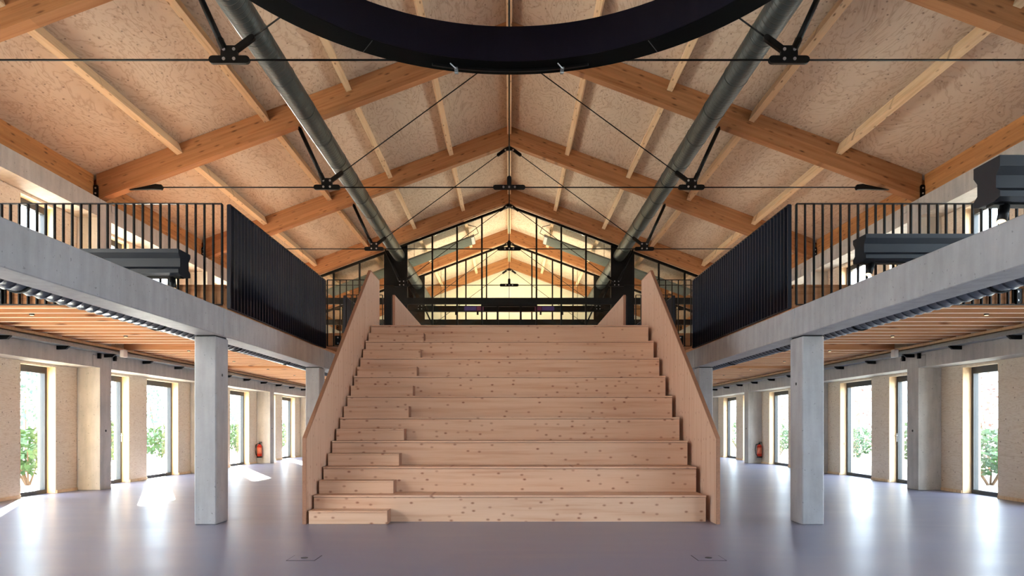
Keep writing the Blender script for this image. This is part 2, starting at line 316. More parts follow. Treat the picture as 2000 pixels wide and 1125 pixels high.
POSTS = [14.25+5*k for k in range(-5, 5)]
def openings(p):
    if p < -1: return []
    if abs(p-9.25) < .01: return [(p+0.35, p+1.75), (12.42, 13.41)]
    return [(p+0.35, p+1.75), (p+2.51, p+4.12)]
LEV = ((0.0, 2.52), (3.29, 5.62))
wi = 0; di = 0
for s in (-1, 1):
    wall = MB(); base = MB()
    for li, (zb, zt) in enumerate(LEV):
        for p in POSTS[:-1]:
            y = p+0.2
            segs = []
            for a, b in openings(p): segs.append((y, a)); y = b
            segs.append((y, p+4.8))
            for a, b in segs:
                wall.box(s*8.9, s*9.25, a, b, zb-0.28 if li else 0, zt)
                base.box(s*8.88, s*8.9, a, b, zb, zb+0.06)
            for wj, (a, b) in enumerate(openings(p)):
                wall.box(s*8.9, s*9.25, a, b, zt-0.05, zt)
                if li: wall.box(s*8.9, s*9.25, a, b, 3.01, zb+0.03)
                # reveal lining + frame + pane
                isdoor = (li == 0 and wj == 0 and abs(p-14.25) < .01)
                if isdoor: di += 1; nm = f'door_{di}'
                else: wi += 1; nm = f'window_{wi}'
                t0 = zb+0.005 if not li else zb+0.04
                pos = (s*9.12, (a+b)/2, t0)
                w = thing(nm, f'{"tall glazed door" if isdoor else "tall narrow window"} in anthracite frame, {"upper" if li else "ground"} floor {SIDE[s]} wall, hall depth {(a+b)/2:.0f} m', 'door' if isdoor else 'window', pos)
                w['kind'] = 'structure'
                f = MB(); fw = 0.075
                f.box(s*9.07, s*9.17, a+.016, a+fw, t0, zt-0.05).box(s*9.07, s*9.17, b-fw, b-.016, t0, zt-0.05)
                f.box(s*9.07, s*9.17, a+fw, b-fw, t0, t0+fw).box(s*9.07, s*9.17, a+fw, b-fw, zt-0.05-fw-.05, zt-0.05)
                child('window_frame', f, M['frame'], w)
                child('glass_pane', MB().box(s*9.115, s*9.125, a+fw, b-fw, t0+fw, zt-0.1-fw), M['glass'], w)
                child('reveal_lining', MB().box(s*8.901, s*9.25, a, a+.015, t0, zt-.05).box(s*8.901, s*9.25, b-.015, b, t0, zt-.05), M['reveal'], w)
                if isdoor:
                    h = MB().box(s*9.055, s*9.07, b-0.055, b-0.035, 0.95, 1.15).cyl((s*9.055, b-.045, 1.1), (s*9.0, b-.045, 1.1), .009, 8).cyl((s*9.0, b-.045, 1.1), (s*9.0, b-.17, 1.1), .009, 8)
                    child('door_handle', h, M['bolt'], w)
    for p in POSTS: wall.box(s*8.9, s*9.25, max(Y0, p-.2), min(Y1, p+.2), 0, 6.0)
    struct(f'wall_{SIDE[s]}', wall, M['wall_ply'], f'plywood panelled {SIDE[s]} wall between the windows', 'wall')
    struct(f'baseboard_{SIDE[s]}', base, M['reveal'], f'thin pine baseboard along the {SIDE[s]} wall', 'baseboard')
# far gable and front glazing
pent = [(-9.25, 0), (9.25, 0), (9.25, roof_z(9.25)), (0, 9.79), (-9.25, roof_z(9.25))]
struct('wall_back', MB().prism(pent, Y1, Y1+.25), M['plaster'], 'pale plaster gable wall at the far end of the hall', 'wall')

# ------------------------------------------------------------------ concrete wall posts and bands
BAY = lambda y: ORD[max(0, min(12, int(round((y-9.25)/5))))]
def post_label(s, y):
    return f'concrete wall post, {ORD[int(round((y+10.75)/5))]} along the {SIDE[s]} wall from the entrance end' 
for s in (-1, 1):
    for p in POSTS:
        if p < 3: lab = f'concrete wall post on the {SIDE[s]} wall, {back(p)}'
        else: lab = f'full height concrete wall post against the {SIDE[s]} wall, {ORD[int(round((p-4.25)/5))]} one counting into the hall'
        a, b = max(Y0+.005, p-.2), p+.2
        t = thing('concrete_post', lab, 'post', (s*8.66, p, 0), 'wall posts')
        mb = MB().box(s*8.42, s*8.896, a, b, 0, 6.0)
        child('shaft', mb, M['band'], t, bevel=.006)
        for z0, z1 in ((2.52, 2.76), (5.62, 5.84)):
            if p > 3: child('corbel', MB().box(s*8.42, s*8.88, a-.24, a-.001, z0, z1), M['band'], t)
            if 3 < p < 33: child('corbel', MB().box(s*8.42, s*8.88, b+.001, b+.24, z0, z1), M['band'], t)
        if p in (14.25, 19.25, 24.25):
            for dx in (-.17, .17): child('formwork_plug', MB().cyl((s*(8.66+dx), a-.004, 1.62 if s > 0 else 1.72), (s*(8.66+dx), a+.001, 1.62 if s > 0 else 1.72), .032, 14), M['band'], t)
            child('cable_hole', MB().cyl((s*8.417, p+.0, 1.22), (s*8.43, p, 1.22), .025, 12), M['black'], t)
        t2 = MB()
    for i, p in enumerate(POSTS[:-1]):
        for li, (z0, zn, z1) in enumerate(((2.52, 2.77, 3.0), (5.62, 5.85, 6.0))):
            n0, n1 = p+.2+.252, p+4.8-.252
            mb = MB().prism([(n0, z0), (n1, z0), (n1, zn), (p+4.788, zn), (p+4.788, z1), (p+.212, z1), (p+.212, zn), (n0, zn)], s*8.42, s*8.88, ax='x')
            o = obj('concrete_spandrel_beam', mb, M['band'])
            tag(o, f'{"upper" if li else "lower"} concrete band beam on the {SIDE[s]} wall, '+(f'{ORD[i-3]} bay into the hall' if i > 2 else f'{back(p)}'), 'beam', 'wall band beams')
# outer skin above the bands closes the wall (hidden behind)
skin = MB()
for s in (-1, 1):
    for p in POSTS[:-1]: skin.box(s*8.903, s*9.25, p+.205, p+4.795, 2.53, 3.0).box(s*8.903, s*9.25, p+.205, p+4.795, 5.63, 5.99)
for s in (-1, 1): skin.prism([(s*8.903, 6.001), (s*9.25, 6.001), (s*9.25, roof_z(9.25)-.002), (s*8.903, roof_z(8.903)-.002)], Y0, Y1)
struct('wall_outer', skin, M['wall_ply'], 'timber wall infill above the window heads', 'wall')

# ------------------------------------------------------------------ trusses
def make_truss():
    t = thing('roof_truss', '', 'roof truss', (0, 0, 0), 'roof trusses')
    zb0 = 9.25; zt0 = 9.785
    for s in (-1, 1):
        ang = math.atan(KS)*s
        fr = Matrix.Translation((0, 0, 9.5)) @ Matrix.Rotation(ang, 4, 'Y')
        poly = [(s*.003, zb0), (s*8.45, zb0-KS*8.45), (s*8.62, 6.012), (s*8.62, zt0-KS*8.62), (s*.003, zt0)]
        r = obj('rafter', MB().prism(poly, -.1, .1), M['glulam'], t, frame=fr, bevel=.004)
        for bx, bz in ((.16, .06), (.16, .16), (.16, .26), (.34, .1), (8.2, .10), (8.2, .21), (7.85, .21), (8.42, .12)):
            x = s*bx; z = zb0-KS*bx+.06+bz
            b = obj('bolt', MB().cyl((x, -.108, z), (x, -.1, z), .016, 10), M['bolt'], r)
            b.matrix_parent_inverse = fr.inverted()
    def P(name, mb, m=M['black'], **k): return obj(name, mb, m, t, **k)
    def bolts(part, pts):
        for x, z in pts:
            obj('bolt', MB().cyl((x, -.036, z), (x, -.024, z), .022, 12), M['bolt'], part)
    TZ = 6.336; NX = 3.83
    for s in (-1, 1):
        P('tie_rod', MB().cyl((s*.33, 0, TZ), (s*7.62, 0, TZ), .014, 8), smooth=True)
        # end plate against rafter
        P('end_plate', MB().prism([(s*7.3, TZ-.055), (s*7.27, TZ), (s*7.3, TZ+.05), (s*7.42, TZ+.065), (s*7.98, 9.25-KS*7.98-.002), (s*7.5, TZ-.045)] if s < 0 else [(s*7.5, TZ-.045), (s*7.98, 9.25-KS*7.98-.002), (s*7.42, TZ+.065), (s*7.3, TZ+.05), (s*7.27, TZ), (s*7.3, TZ-.055)], -.03, .03))
        np_ = MB().capsule(s*NX, TZ, .56, .105, -.024, .024).box(s*NX-.115, s*NX+.115, -.023, .023, TZ-.02, TZ+.19)
        d0 = Vector((s*(NX-.1), 0, TZ+.15)); d1 = Vector((s*.12, 0, 9.14)); dd = (d1-d0).normalized(); a = math.atan2(dd.z, dd.x)
        np_.capsule(d0.x+dd.x*.12, d0.z+dd.z*.12, .36, .085, -.026, .026, a)
        u0 = Vector((s*(NX+.07), 0, TZ+.14)); u1 = Vector((s*4.42, 0, 9.25-KS*4.42)); uu = (u1-u0).normalized()
        np_.cyl(u0, u0+uu*.16, .05, 10)
        q = P('node_plate', np_); bolts(q, [(s*NX-.07, TZ+.005), (s*NX+.07, TZ+.005), (s*NX-.07, TZ+.135), (s*NX+.07, TZ+.135)])
        P('diagonal_rod', MB().cyl(d0+dd*.2, d1-dd*.2, .012, 8), smooth=True)
        P('strut', MB().cyl(u0+uu*.1, u1-uu*.04, .042, 12).cyl(u1-uu*.05, u1, .02, 8), smooth=True)
        ap = MB().capsule(d1.x-dd.x*.13, d1.z-dd.z*.13, .3, .085, -.026, .026, a)
        q = P('apex_sleeve', ap); bolts(q, [(s*.11, 9.13)])
        P('wall_bracket', MB().box(s*8.625, s*8.665, -.12, -.095, 6.0, 6.26).box(s*8.625, s*8.665, -.2, -.1, 6.0, 6.02))
        q = P('bracket_plate', MB().prism([(s*8.62+dx, dz) for dx, dz in ((-.055, 6.02), (.055, 6.02), (.055, 6.32), (.03, 6.35), (-.03, 6.35), (-.055, 6.32))], -.125, -.112))
        for z in (6.17, 6.28): obj('bolt', MB().cyl((s*8.62, -.135, z), (s*8.62, -.125, z), .018, 10), M['bolt'], q)
    q = P('tie_plate', MB().capsule(0, TZ, .68, .095, -.022, .022).capsule(0, TZ+.1, .28, .09, -.022, .022, math.pi/2)); bolts(q, [(-.12, TZ), (0, TZ), (.12, TZ)])
    P('apex_plate', MB().prism([(-.16, 9.17), (-.11, 9.12), (.11, 9.12), (.16, 9.17), (.03, 9.235), (-.03, 9.235)], -.022, .022))
    P('king_rod', MB().cyl((0, 0, TZ), (0, 0, 9.2), .013, 8), smooth=True)
    return t
TR = [4.35+5*k for k in range(-3, 7)]
truss0 = make_truss()
for i, y in enumerate(TR):
    t = truss0 if i == 0 else copy_tree(truss0)
    t.location = (0, y, 0)
    k = int(round((y-4.35)/5))
    t['label'] = f'timber roof truss out of the picture, {back(y+.5)}' if k < 0 else \
        ['nearest timber truss, only its rafters show in the top corners', 'second timber truss, tie rod passing behind the black ring', 'third timber truss whose rafters end on the walls either side',
         'fourth timber truss, standing over the start of the upper floor', 'fifth timber truss, directly in front of the glass partition', 'sixth timber truss, seen behind the first glass partition', 'last timber truss against the pale far gable wall'][k]
# purlins
GAP = ['front bay under the ring', 'bay under the ring', 'bay between second and third trusses', 'bay between third and fourth trusses', 'bay between fourth and fifth trusses', 'bay behind the first glass partition', 'bay before the far gable wall']
NTH = ['ridge', 'first', 'second', 'third', 'fourth']
for i, y in enumerate(TR[:-1]):
    k = int(round((y-4.35)/5))
    ya, yb = y+.1+.002, y+4.9-.002
    for s in (-1, 1):
        for j, px in enumerate((0, 1.7, 3.42, 5.13, 6.95)):
            if j == 0 and s > 0: continue
            a = math.atan(KS)*(s if j else 0)
            z = roof_z(px)-.004-(0.025 if j == 0 else 0)
            fr = Matrix.Translation((s*px, (ya+yb)/2, z)) @ Matrix.Rotation(a, 4, 'Y')
            o = obj('roof_purlin', MB().box(-.06, .06, ya-(ya+yb)/2, yb-(ya+yb)/2, -.22, -.003), M['purlin'], bevel=.003)
            o.matrix_local = fr
            where = GAP[k] if k >= 0 else f'bay {back(y+.5)}'
            if k == 0: where = 'bay between the nearest and second trusses'
            elif k == 1: where = 'bay between second and third trusses'
            elif k == 2: where = 'bay between third and fourth trusses'
            elif k == 3: where = 'bay between fourth and fifth trusses'
            elif k >= 4: where = 'bay right behind the first glass partition' if k == 4 else 'bay before the far gable wall'
            tag(o, f'pale roof purlin, {"at the ridge" if j == 0 else NTH[j]+" "+SIDE[s]+" of the ridge"}, {where}', 'purlin', 'roof purlins')
# eave beams
for s in (-1, 1):
    for i, y in enumerate(TR[:-1]):
        k = int(round((y-4.35)/5))
        ya, yb = y+.1+.002, y+4.9-.002
        zt = roof_z(8.67)
        mb = MB().prism([(s*8.67, 6.0), (s*8.87, 6.0), (s*8.87, roof_z(8.87)-.003), (s*8.67, zt-.003)], ya, yb)
        o = obj('eaves_beam', mb, M['glulam_long'])
        tag(o, f'orange glulam eaves beam on top of the {SIDE[s]} wall, '+(f'{ORD[k]} span into the hall' if k >= 0 else f'span {back(y+.5)}'), 'beam', 'eaves beams')

# ------------------------------------------------------------------ gallery edge beams and columns
JO = [-10.7, -5.7, -.7, 4.3, 9.3, 14.3, 19.3, 24.3, 29.3, 34.55]
for s in (-1, 1):
    for i, (a, b) in enumerate(zip(JO, JO[1:])):
        o = obj('gallery_edge_beam', MB().box(s*3.885, s*4.215, a+.006, b-.006, 2.545, 2.93), M['concrete'], bevel=.008)
        lab = f'{back(a)}' if b < 3 else ['running from the picture edge to the front column', 'under the gallery railing between front and second column', 'beside the wooden stair behind the second column', 'beyond the stair, mostly hidden', 'far end, hidden behind the stair', 'last one at the far gable'][i-3]
        tag(o, f'{SIDE[s]} concrete gallery beam, {lab}', 'beam', 'gallery edge beams')
    for k in range(-2, 6):
        y = 9.35+5*k
        lab = f'square concrete column on the {SIDE[s]}, {back(y)}' if y < 3 else (f'{["first", "second", "third", "fourth", "fifth", "sixth", "seventh"][k]} concrete column of the {SIDE[s]} row' if k != 0 else f'large front concrete column left of the stair' if s < 0 else 'large front concrete column right of the stair')
        if k == -1: continue
        t = thing('concrete_column', lab, 'column', (s*4.075, y, 0), 'columns under the gallery beams')
        child('shaft', MB().box(s*3.93, s*4.221, y-.2, y+.2, 0, 2.53), M['concrete'], t, bevel=.012)
        child('bearing_pad', MB().box(s*3.95, s*4.20, y-.185, y+.185, 2.53, 2.545), M['black'], t)
        if k >= 0:
            z = 1.74 if s < 0 else 1.62
            for dx in (-.07, .07): child('formwork_plug', MB().cyl((s*4.075+dx, y-.203, z), (s*4.075+dx, y-.199, z), .035, 18), M['concrete'], t)
            child('cable_hole', MB().cyl((s*3.928, y+.0, z+.28), (s*3.94, y, z+.28), .02, 12), M['black'], t)

# ------------------------------------------------------------------ gallery and upper floors
ED = 9.5
for s in (-1, 1):
    t = thing('gallery_floor', f'{SIDE[s]} timber gallery floor on closely spaced joists', 'gallery floor', (s*6.4, ED, 2.98))
    child('deck', MB().box(s*3.95, s*8.88, ED, Y1-.02, 3.24, 3.29), M['deck'], t)
    child('edge_board', MB().box(s*3.95, s*8.41, ED-.002, ED+.045, 3.0, 3.275), M['deck'], t)
    n = 0
    y = ED+.05
    while y < Y1-.1:
        nm = 'joist'
        if min(abs(y-p) for p in POSTS) > .27:
            j = child(nm, MB().box(s*4.0, s*8.40, y, y+.05, 2.98, 3.238), M['joist'], t); child_bounce_strip = obj('bounce_strip', MB().box(s*4.0, s*8.40, y-.001, y+.051, 2.972, 2.9795), M['joist_lit_underside'], j)  # pale strip paints the floor bounce onto each joist underside
        y += .41
    child('side_board', MB().box(s*3.93, s*3.98, ED, Y1-.02, 2.94, 3.235), M['deck'], t)
    child('ledger', MB().box(s*8.30, s*8.40, ED, Y1-.02, 2.93, 2.978), M['reveal'], t)
o = obj('upper_floor', MB().box(-3.92, 3.92, 14.46, 16.1, 3.0, 3.288).box(-2.74, 2.74, 16.1, Y1-.02, 3.0, 3.288), M['deck'])
tag(o, 'timber upper floor reached at the top of the wooden stair', 'floor')

def railing(name, label, p0, p1, z0, z1, m, group='black gallery railings', step=.1215, width=.016, depth=.042, plates=(), firstlast=True):
    p0 = Vector(p0); p1 = Vector(p1); L = (p1-p0).length; d = (p1-p0)/L; alongx = abs(d.x) > .5
    t = thing(name, label, 'railing', (p0.x, p0.y, z0), group)
    def B(c, hw, hd, za, zb):
        return MB().box(c.x-hw, c.x+hw, c.y-hd, c.y+hd, za, zb) if alongx else MB().box(c.x-hd, c.x+hd, c.y-hw, c.y+hw, za, zb)
    mid = (p0+p1)/2
    child('top_rail', B(mid, L/2, .021, z1-.012, z1), m, t)
    child('bottom_rail', B(mid, L/2, .018, z0, z0+.012), m, t)
    n = int(L/step); st = L/n
    for i in range(n+1):
        c = p0+d*(i*st); w = width if 0 < i < n else .02
        child('baluster' if 0 < i < n else 'end_post', B(c, w/2, depth/2, z0+.0121, z1-.0121), m, t)
    for x, y in plates:
        q = child('fixing_plate', MB().box(x-.065, x+.065, y-.03, y-.012, 3.03, 3.23), m, t)
        for z in (3.07, 3.19): obj('bolt', MB().cyl((x, y-.04, z), (x, y-.03, z), .016, 10), M['bolt'], q)
    return t
for s in (-1, 1):
    railing('gallery_railing', f'long black railing along the {SIDE[s]} gallery edge towards the upper floor', (s*3.9, ED, 0), (s*3.9, 14.44, 0), 2.955, 4.41, M['navy'], depth=.052)
    railing('gallery_railing', f'black railing across the front end of the {SIDE[s]} gallery', (s*3.98, ED-.035, 0), (s*8.38, ED-.035, 0), 3.0, 4.41, M['black'], plates=[(s*7.06, ED+.01), (s*5.5, ED+.01)])
    railing('gallery_railing', f'short black railing between the {SIDE[s]} gallery corner and the stair parapet', (s*3.84, 14.42, 0), (s*2.9, 14.42, 0), 3.0, 4.41, M['black'], plates=[(s*3.62, 14.46)])
    railing('gallery_railing', f'black railing along the {SIDE[s]} floor opening beyond the stair head', (s*3.9, 16.16, 0), (s*3.9, 24.2, 0), 3.02, 4.41, M['navy'], depth=.052)
    railing('gallery_railing', f'short black railing across the {SIDE[s]} floor opening beyond the stair head', (s*3.84, 16.08, 0), (s*2.98, 16.08, 0), 3.292, 4.41, M['black'])
    t = thing('parapet_panel', f'low wooden parapet beyond the stair head on the {SIDE[s]}', 'parapet', (s*2.75, 16.1, 3.29), 'wooden parapets')
    child('board', MB().box(s*2.70, s*2.745, 16.12, 24.0, 3.29, 4.41), M['spruce_v'], t)
    child('end_edge', MB().box(s*2.695, s*2.75, 16.10, 16.12, 3.29, 4.41), M['edge_ply'], t)
    child('black_backing', MB().box(s*2.78, s*2.93, 16.12, 16.14, 3.29, 4.39), M['black'], t)

# ------------------------------------------------------------------ the seating stair
SX = .022; G = .488; R = .3656; YB = 9.44; XL, XR = -2.70+.0, 2.72
st = thing('seating_stair', 'wide pale spruce seating stair rising to the upper floor', 'stair', (SX, YB, 0))
sp = M['spruce']
for i in range(9):
    y = YB+G*i
    q = child('seat_step', MB().box(XL, XR, y+.02, (YB+G*(i+1)+.018) if i < 8 else 14.455, (R*i-.04) if i else 0, R*(i+1)-.032), sp, st)
    child('riser_board', MB().box(XL, XR, y+.004, y+.02, R*i+.001, R*(i+1)-.032), sp, st)
    child('tread_board', MB().box(XL, XR, y-.012, (YB+G*(i+1)-.001) if i < 8 else 14.455, R*(i+1)-.026, R*(i+1)), sp, st)
for i in range(9):
    y = YB+G*i-.244
    z1 = R*i+R/2
    child('shaded_end_grain', MB().box(-1.6415, -1.637, y, YB+G*i-.014, R*i+.001, z1-.001), M['shaded_end_grain'], st)  # thin darker piece carries the shade on the half step's side
    child('half_step', MB().box(-2.70, -1.642, y, YB+G*i-.0135, R*i+.001, z1-.024).box(-2.70, -1.642, y-.010, YB+G*i-.0135, z1-.024, z1), sp, st, bevel=.003)
for s, xi, xo in ((-1, -2.735, -2.785), (1, 2.79, 2.84)):
    t = thing('stair_parapet', f'tall sloping wooden parapet on the {SIDE[s]} side of the stair', 'parapet', ((xi+xo)/2, 9.2, 0), 'stair parapets')
    prof = [(9.19, 0), (9.19, 1.16), (13.5, 4.40), (14.415, 4.40), (14.415, 0)]
    inn = [(9.21, 0), (9.21, 1.15), (13.507, 4.38), (14.40, 4.38), (14.40, 0)]
    child('board', MB().prism(inn, xi, xo, ax='x'), M['spruce_v'], t)
    e = MB()
    out = [(9.19, 0), (9.19, 1.16), (13.5, 4.40), (14.415, 4.40)]; ii = [(9.21, 0), (9.21, 1.152), (13.507, 4.385), (14.415, 4.385)]
    for k in range(3): e.prism([out[k], out[k+1], ii[k+1], ii[k]], xi, xo, ax='x')
    child('edge_strip', e, M['edge_ply'], t)

# ------------------------------------------------------------------ glass partitions
def partition(y, label, m=M['black']):
    t = thing('glass_partition', label, 'glass wall', (0, y, 3.29))
    xs = [.98, 1.87, 2.757, 3.68, 4.46, 5.37, 6.3, 7.2, 8.05]
    und = lambda x: 9.243-KS*abs(x)
    for s in (-1, 1):
        p = [(0, und(0)), (s*8.38, und(8.38)), (s*8.38, und(8.38)-.09), (0, und(0)-.09)]
        child('head_rail', MB().prism(p, y-.04, y+.04), m, t)
        for x in xs:
            child('mullion', MB().box(s*x-.03, s*x+.03, y-.035, y+.035, 3.29, und(x)-.085), m, t)
        child('infill_panel', MB().prism([(s*3.71, 3.3), (s*4.43, 3.3), (s*4.43, und(4.43)-.09), (s*3.71, und(3.71)-.09)], y-.03, y+.02), m, t)
        ex = [0]+xs[:4]
        for a, b in zip([0.0, .98, 1.87, 2.757, 4.49, 5.37, 6.3, 7.2], [.98, 1.87, 2.757, 3.65, 5.37, 6.3, 7.2, 8.05]):
            q = [(s*(a+.03), 5.91), (s*(b-.03), 5.91), (s*(b-.03), und(b)-.09), (s*(a+.03), und(a)-.09)]
            if und(b) > 6.1: child('glass_pane', MB().prism(q, y-.004, y+.004), M['glass'], t)
            if b > 1.0: child('glass_pane', MB().prism([(s*(a+.03), 3.3), (s*(b-.03), 3.3), (s*(b-.03), min(5.68, und(b)-.09)), (s*(a+.03), min(5.68, und(a)-.09))], y-.004, y+.004), M['glass'], t)
    child('transom', MB().box(-8.38, 8.38, y-.05, y+.05, 5.68, 5.91), m, t)
    child('door_frame', MB().box(-.45, -.38, y-.04, y+.04, 3.3, 5.68).box(.38, .45, y-.04, y+.04, 3.3, 5.68).box(-.95, .95, y-.03, y+.03, 5.6, 5.68), m, t)
    return t
partition(24.52, 'black framed glass partition under the fifth truss')
partition(29.52, 'second black framed glass partition seen through the first one')
# dark bar between the two partitions, standing in for a band reflected in the glass
t = thing('lighting_or_added_bar', 'dark horizontal bar standing in for a reflected band, with painted violet reflections, hanging behind the glass partition', 'added bar', (0, 28.2, 6.03))
child('bar', MB().box(-3.5, 3.5, 28.1, 28.3, 6.03, 6.26), M['black'], t)
for s in (-1, 1):
    child('violet_reflection', MB().box(s*1.35, s*1.85, 28.08, 28.099, 6.06, 6.23), M['violet'], t)  # thin glowing patches painted in for reflections, no lamp lenses
    child('magenta_reflection', MB().box(s*1.05, s*1.33, 28.08, 28.099, 6.06, 6.23), M['pink'], t)
    for x in (1.3, 2.2): child('spotlight', MB().cyl((s*x, 28.2, 5.9), (s*x, 28.2, 6.03), .04, 10), M['black'], t)
    child('hanger', MB().cyl((s*3.2, 28.2, 6.26), (s*3.2, 28.2, roof_z(3.2)-.003), .01, 6), M['black'], t)

def fill_uplight(y, z, w, e, root, col=(1, .80, .55)):  # unseen area light, added to brighten the bays behind the glass
    d = bpy.data.lights.new('fill_uplight', 'AREA'); d.shape = 'RECTANGLE'; d.size = w; d.size_y = .12; d.energy = e; d.color = col
    o = bpy.data.objects.new('hidden_fill', d); C.objects.link(o); o.location = (0, y, z+.03); o.rotation_euler = (math.pi, 0, 0)
fill_uplight(28.2, 6.27, 6.6, 18, t)
t = thing('lighting_or_added_bar', 'dark horizontal bar added under a fill light, between the second partition and the far gable', 'added bar', (0, 32, 5.85))  # unseen bar, added only to go with the fill light above it
child('bar', MB().box(-3.5, 3.5, 31.9, 32.1, 5.83, 6.06), M['black'], t)
for s in (-1, 1): child('hanger', MB().cyl((s*3.2, 32, 6.06), (s*3.2, 32, roof_z(3.2)-.003), .01, 6), M['black'], t)
fill_uplight(32, 6.07, 6.6, 28, t)
# heating panels under the roof
for s in (-1, 1):
    ang = math.atan(KS)*s
    t = thing('radiant_panel', f'long ribbed radiant ceiling panel on the {SIDE[s]} behind the glass partition', 'radiant panel', (s*4.3, 27, 6.9), 'radiant panels')
    a = MB(); z = lambda x: roof_z(x)-.62
    a.prism([(s*1.48, z(1.48)), (s*7.1, z(7.1)), (s*7.1, z(7.1)+.07), (s*1.48, z(1.48)+.07)], 26.45, 27.5)
    child('casing', a, M['heater'], t)
    for k in range(9):
        yy = 26.5+k*.118
        child('rib', MB().prism([(s*1.48, z(1.48)-.018), (s*7.1, z(7.1)-.018), (s*7.1, z(7.1)-.001), (s*1.48, z(1.48)-.001)], yy, yy+.03), M['heater'], t)
    child('end_cap', MB().prism([(s*1.36, z(1.36)-.02), (s*1.478, z(1.478)-.02), (s*1.478, z(1.478)+.08), (s*1.36, z(1.36)+.08)], 26.45, 27.5), M['galv'], t)
    for x in (1.6, 3.7, 6.9):
        child('hanger', MB().cyl((s*x, 26.6, z(x)+.07), (s*x, 26.6, roof_z(x)-.003), .008, 6), M['black'], t)
    child('cable', MB().tube([(s*1.42, 26.7, z(1.4)+.08), (s*1.2, 26.7, z(1.4)+.2), (s*1.3, 26.7, z(1.4)+.45), (s*1.6, 26.7, roof_z(1.6)-.02)], .012), M['black'], t)

# ------------------------------------------------------------------ ducts
for s in (-1, 1):
    t = thing('spiral_duct', f'large grey spiral air duct under the {SIDE[s]} roof slope', 'air duct', (s*3.95, 0, 7.39), 'roof ducts')
    child('pipe', MB().cyl((s*3.95, Y0+.1, 7.42), (s*3.95, Y1-.02, 7.42), .213, 32), M['duct'], t, smooth=True)
    for y in [3.1+1.25*k for k in range(26)]:
        child('coupling_ring', MB().cyl((s*3.95, y, 7.42), (s*3.95, y+.035, 7.42), .219, 32), M['duct'], t)
    t = thing('spiral_duct', f'thin zinc spiral duct below the {SIDE[s]} gallery beside the concrete beam', 'air duct', (s*4.6, 0, 2.7), 'gallery ducts')
    pipe = MB(); n = 20; yy = -2.0; pitch = .16
    # spiral seam: corrugated lathe
    ring = []
    k = 0
    while yy < 33:
        for (dy, dr) in ((0, .012), (.02, 0.0), (.14, 0.0)): ring.append((yy+dy, .15+dr))
        yy += pitch
    i0 = len(pipe.v)
    for (ry, rr) in ring:
        for q in range(n):
            a_ = 2*math.pi*q/n; pipe.v.append((s*4.62+rr*math.cos(a_), ry+s*0.05*math.cos(a_)+.05*math.sin(a_), 2.74+rr*math.sin(a_)))
    for r_ in range(len(ring)-1):
        for q in range(n):
            j = (q+1) % n; pipe.f.append((r_*n+q, r_*n+j, (r_+1)*n+j, (r_+1)*n+q))
    child('pipe', pipe, M['duct2'], t, smooth=True)
    for y in [6.4+2.55*k for k in range(9)]:
        child('hanger_strap', MB().cyl((s*4.62, y, 2.74), (s*4.62, y+.03, 2.74), .168, 20).box(s*4.60, s*4.64, y, y+.03, 2.85, 2.978 if y > ED else 3.0), M['black'], t)

# ------------------------------------------------------------------ cable trays
for s in (-1, 1):
    t = thing('cable_tray', f'galvanised cable tray along the {SIDE[s]} wall band', 'cable tray', (s*8.3, 0, 2.83), 'cable trays')
    child('channel', MB().box(s*8.20, s*8.40, -3, 34, 2.815, 2.822).box(s*8.195, s*8.20, -3, 34, 2.815, 2.875).box(s*8.40, s*8.405, -3, 34, 2.815, 2.875), M['galv'], t)
    child('cable', MB().cyl((s*8.26, -3, 2.845), (s*8.26, 34, 2.845), .018, 8), M['cable'], t)
    pts = [(s*(8.33+.02*math.sin(k*1.7)), -3+k*1.0, 2.86+.018*math.sin(k*2.3)) for k in range(37)]
    child('loose_cable', MB().tube(pts, .012), M['cable'], t)
    for k in range(16):
        y = 11.2+1.49*k-1.49*1
        child('bracket', MB().prism([(s*8.418, 2.745), (s*8.25, 2.75), (s*8.19, 2.80), (s*8.19, 2.814), (s*8.418, 2.814)], y, y+.05), M['black'], t)
    for y in (13.95, 14.5):
        child('loudspeaker_box', MB().box(s*8.36, s*8.418, y, y+.05, 2.70, 2.81), M['black'], t)
    o = obj('junction_box', MB().box(s*8.10, s*8.19, 14.35, 14.5, 2.77, 2.93), M['white'], bevel=.01)
    tag(o, f'white junction box on the {SIDE[s]} cable tray above the concrete post', 'junction box', 'junction boxes')
    # downlights between the joists
    for k in range(6):
        y = 9.55+.41*(1+6*k)+.095
        t = thing('downlight', f'small black downlight under the {SIDE[s]} gallery, {ORD[k]} from the gallery front', 'downlight', (s*7.03, y, 2.95), 'gallery downlights')
        child('housing', MB().cyl((s*7.03, y, 2.955), (s*7.03, y, 3.238), .034, 14), M['black'], t)
        child('lens', MB().cyl((s*7.03, y, 2.951), (s*7.03, y, 2.9549), .026, 14), M['lamp'], t)

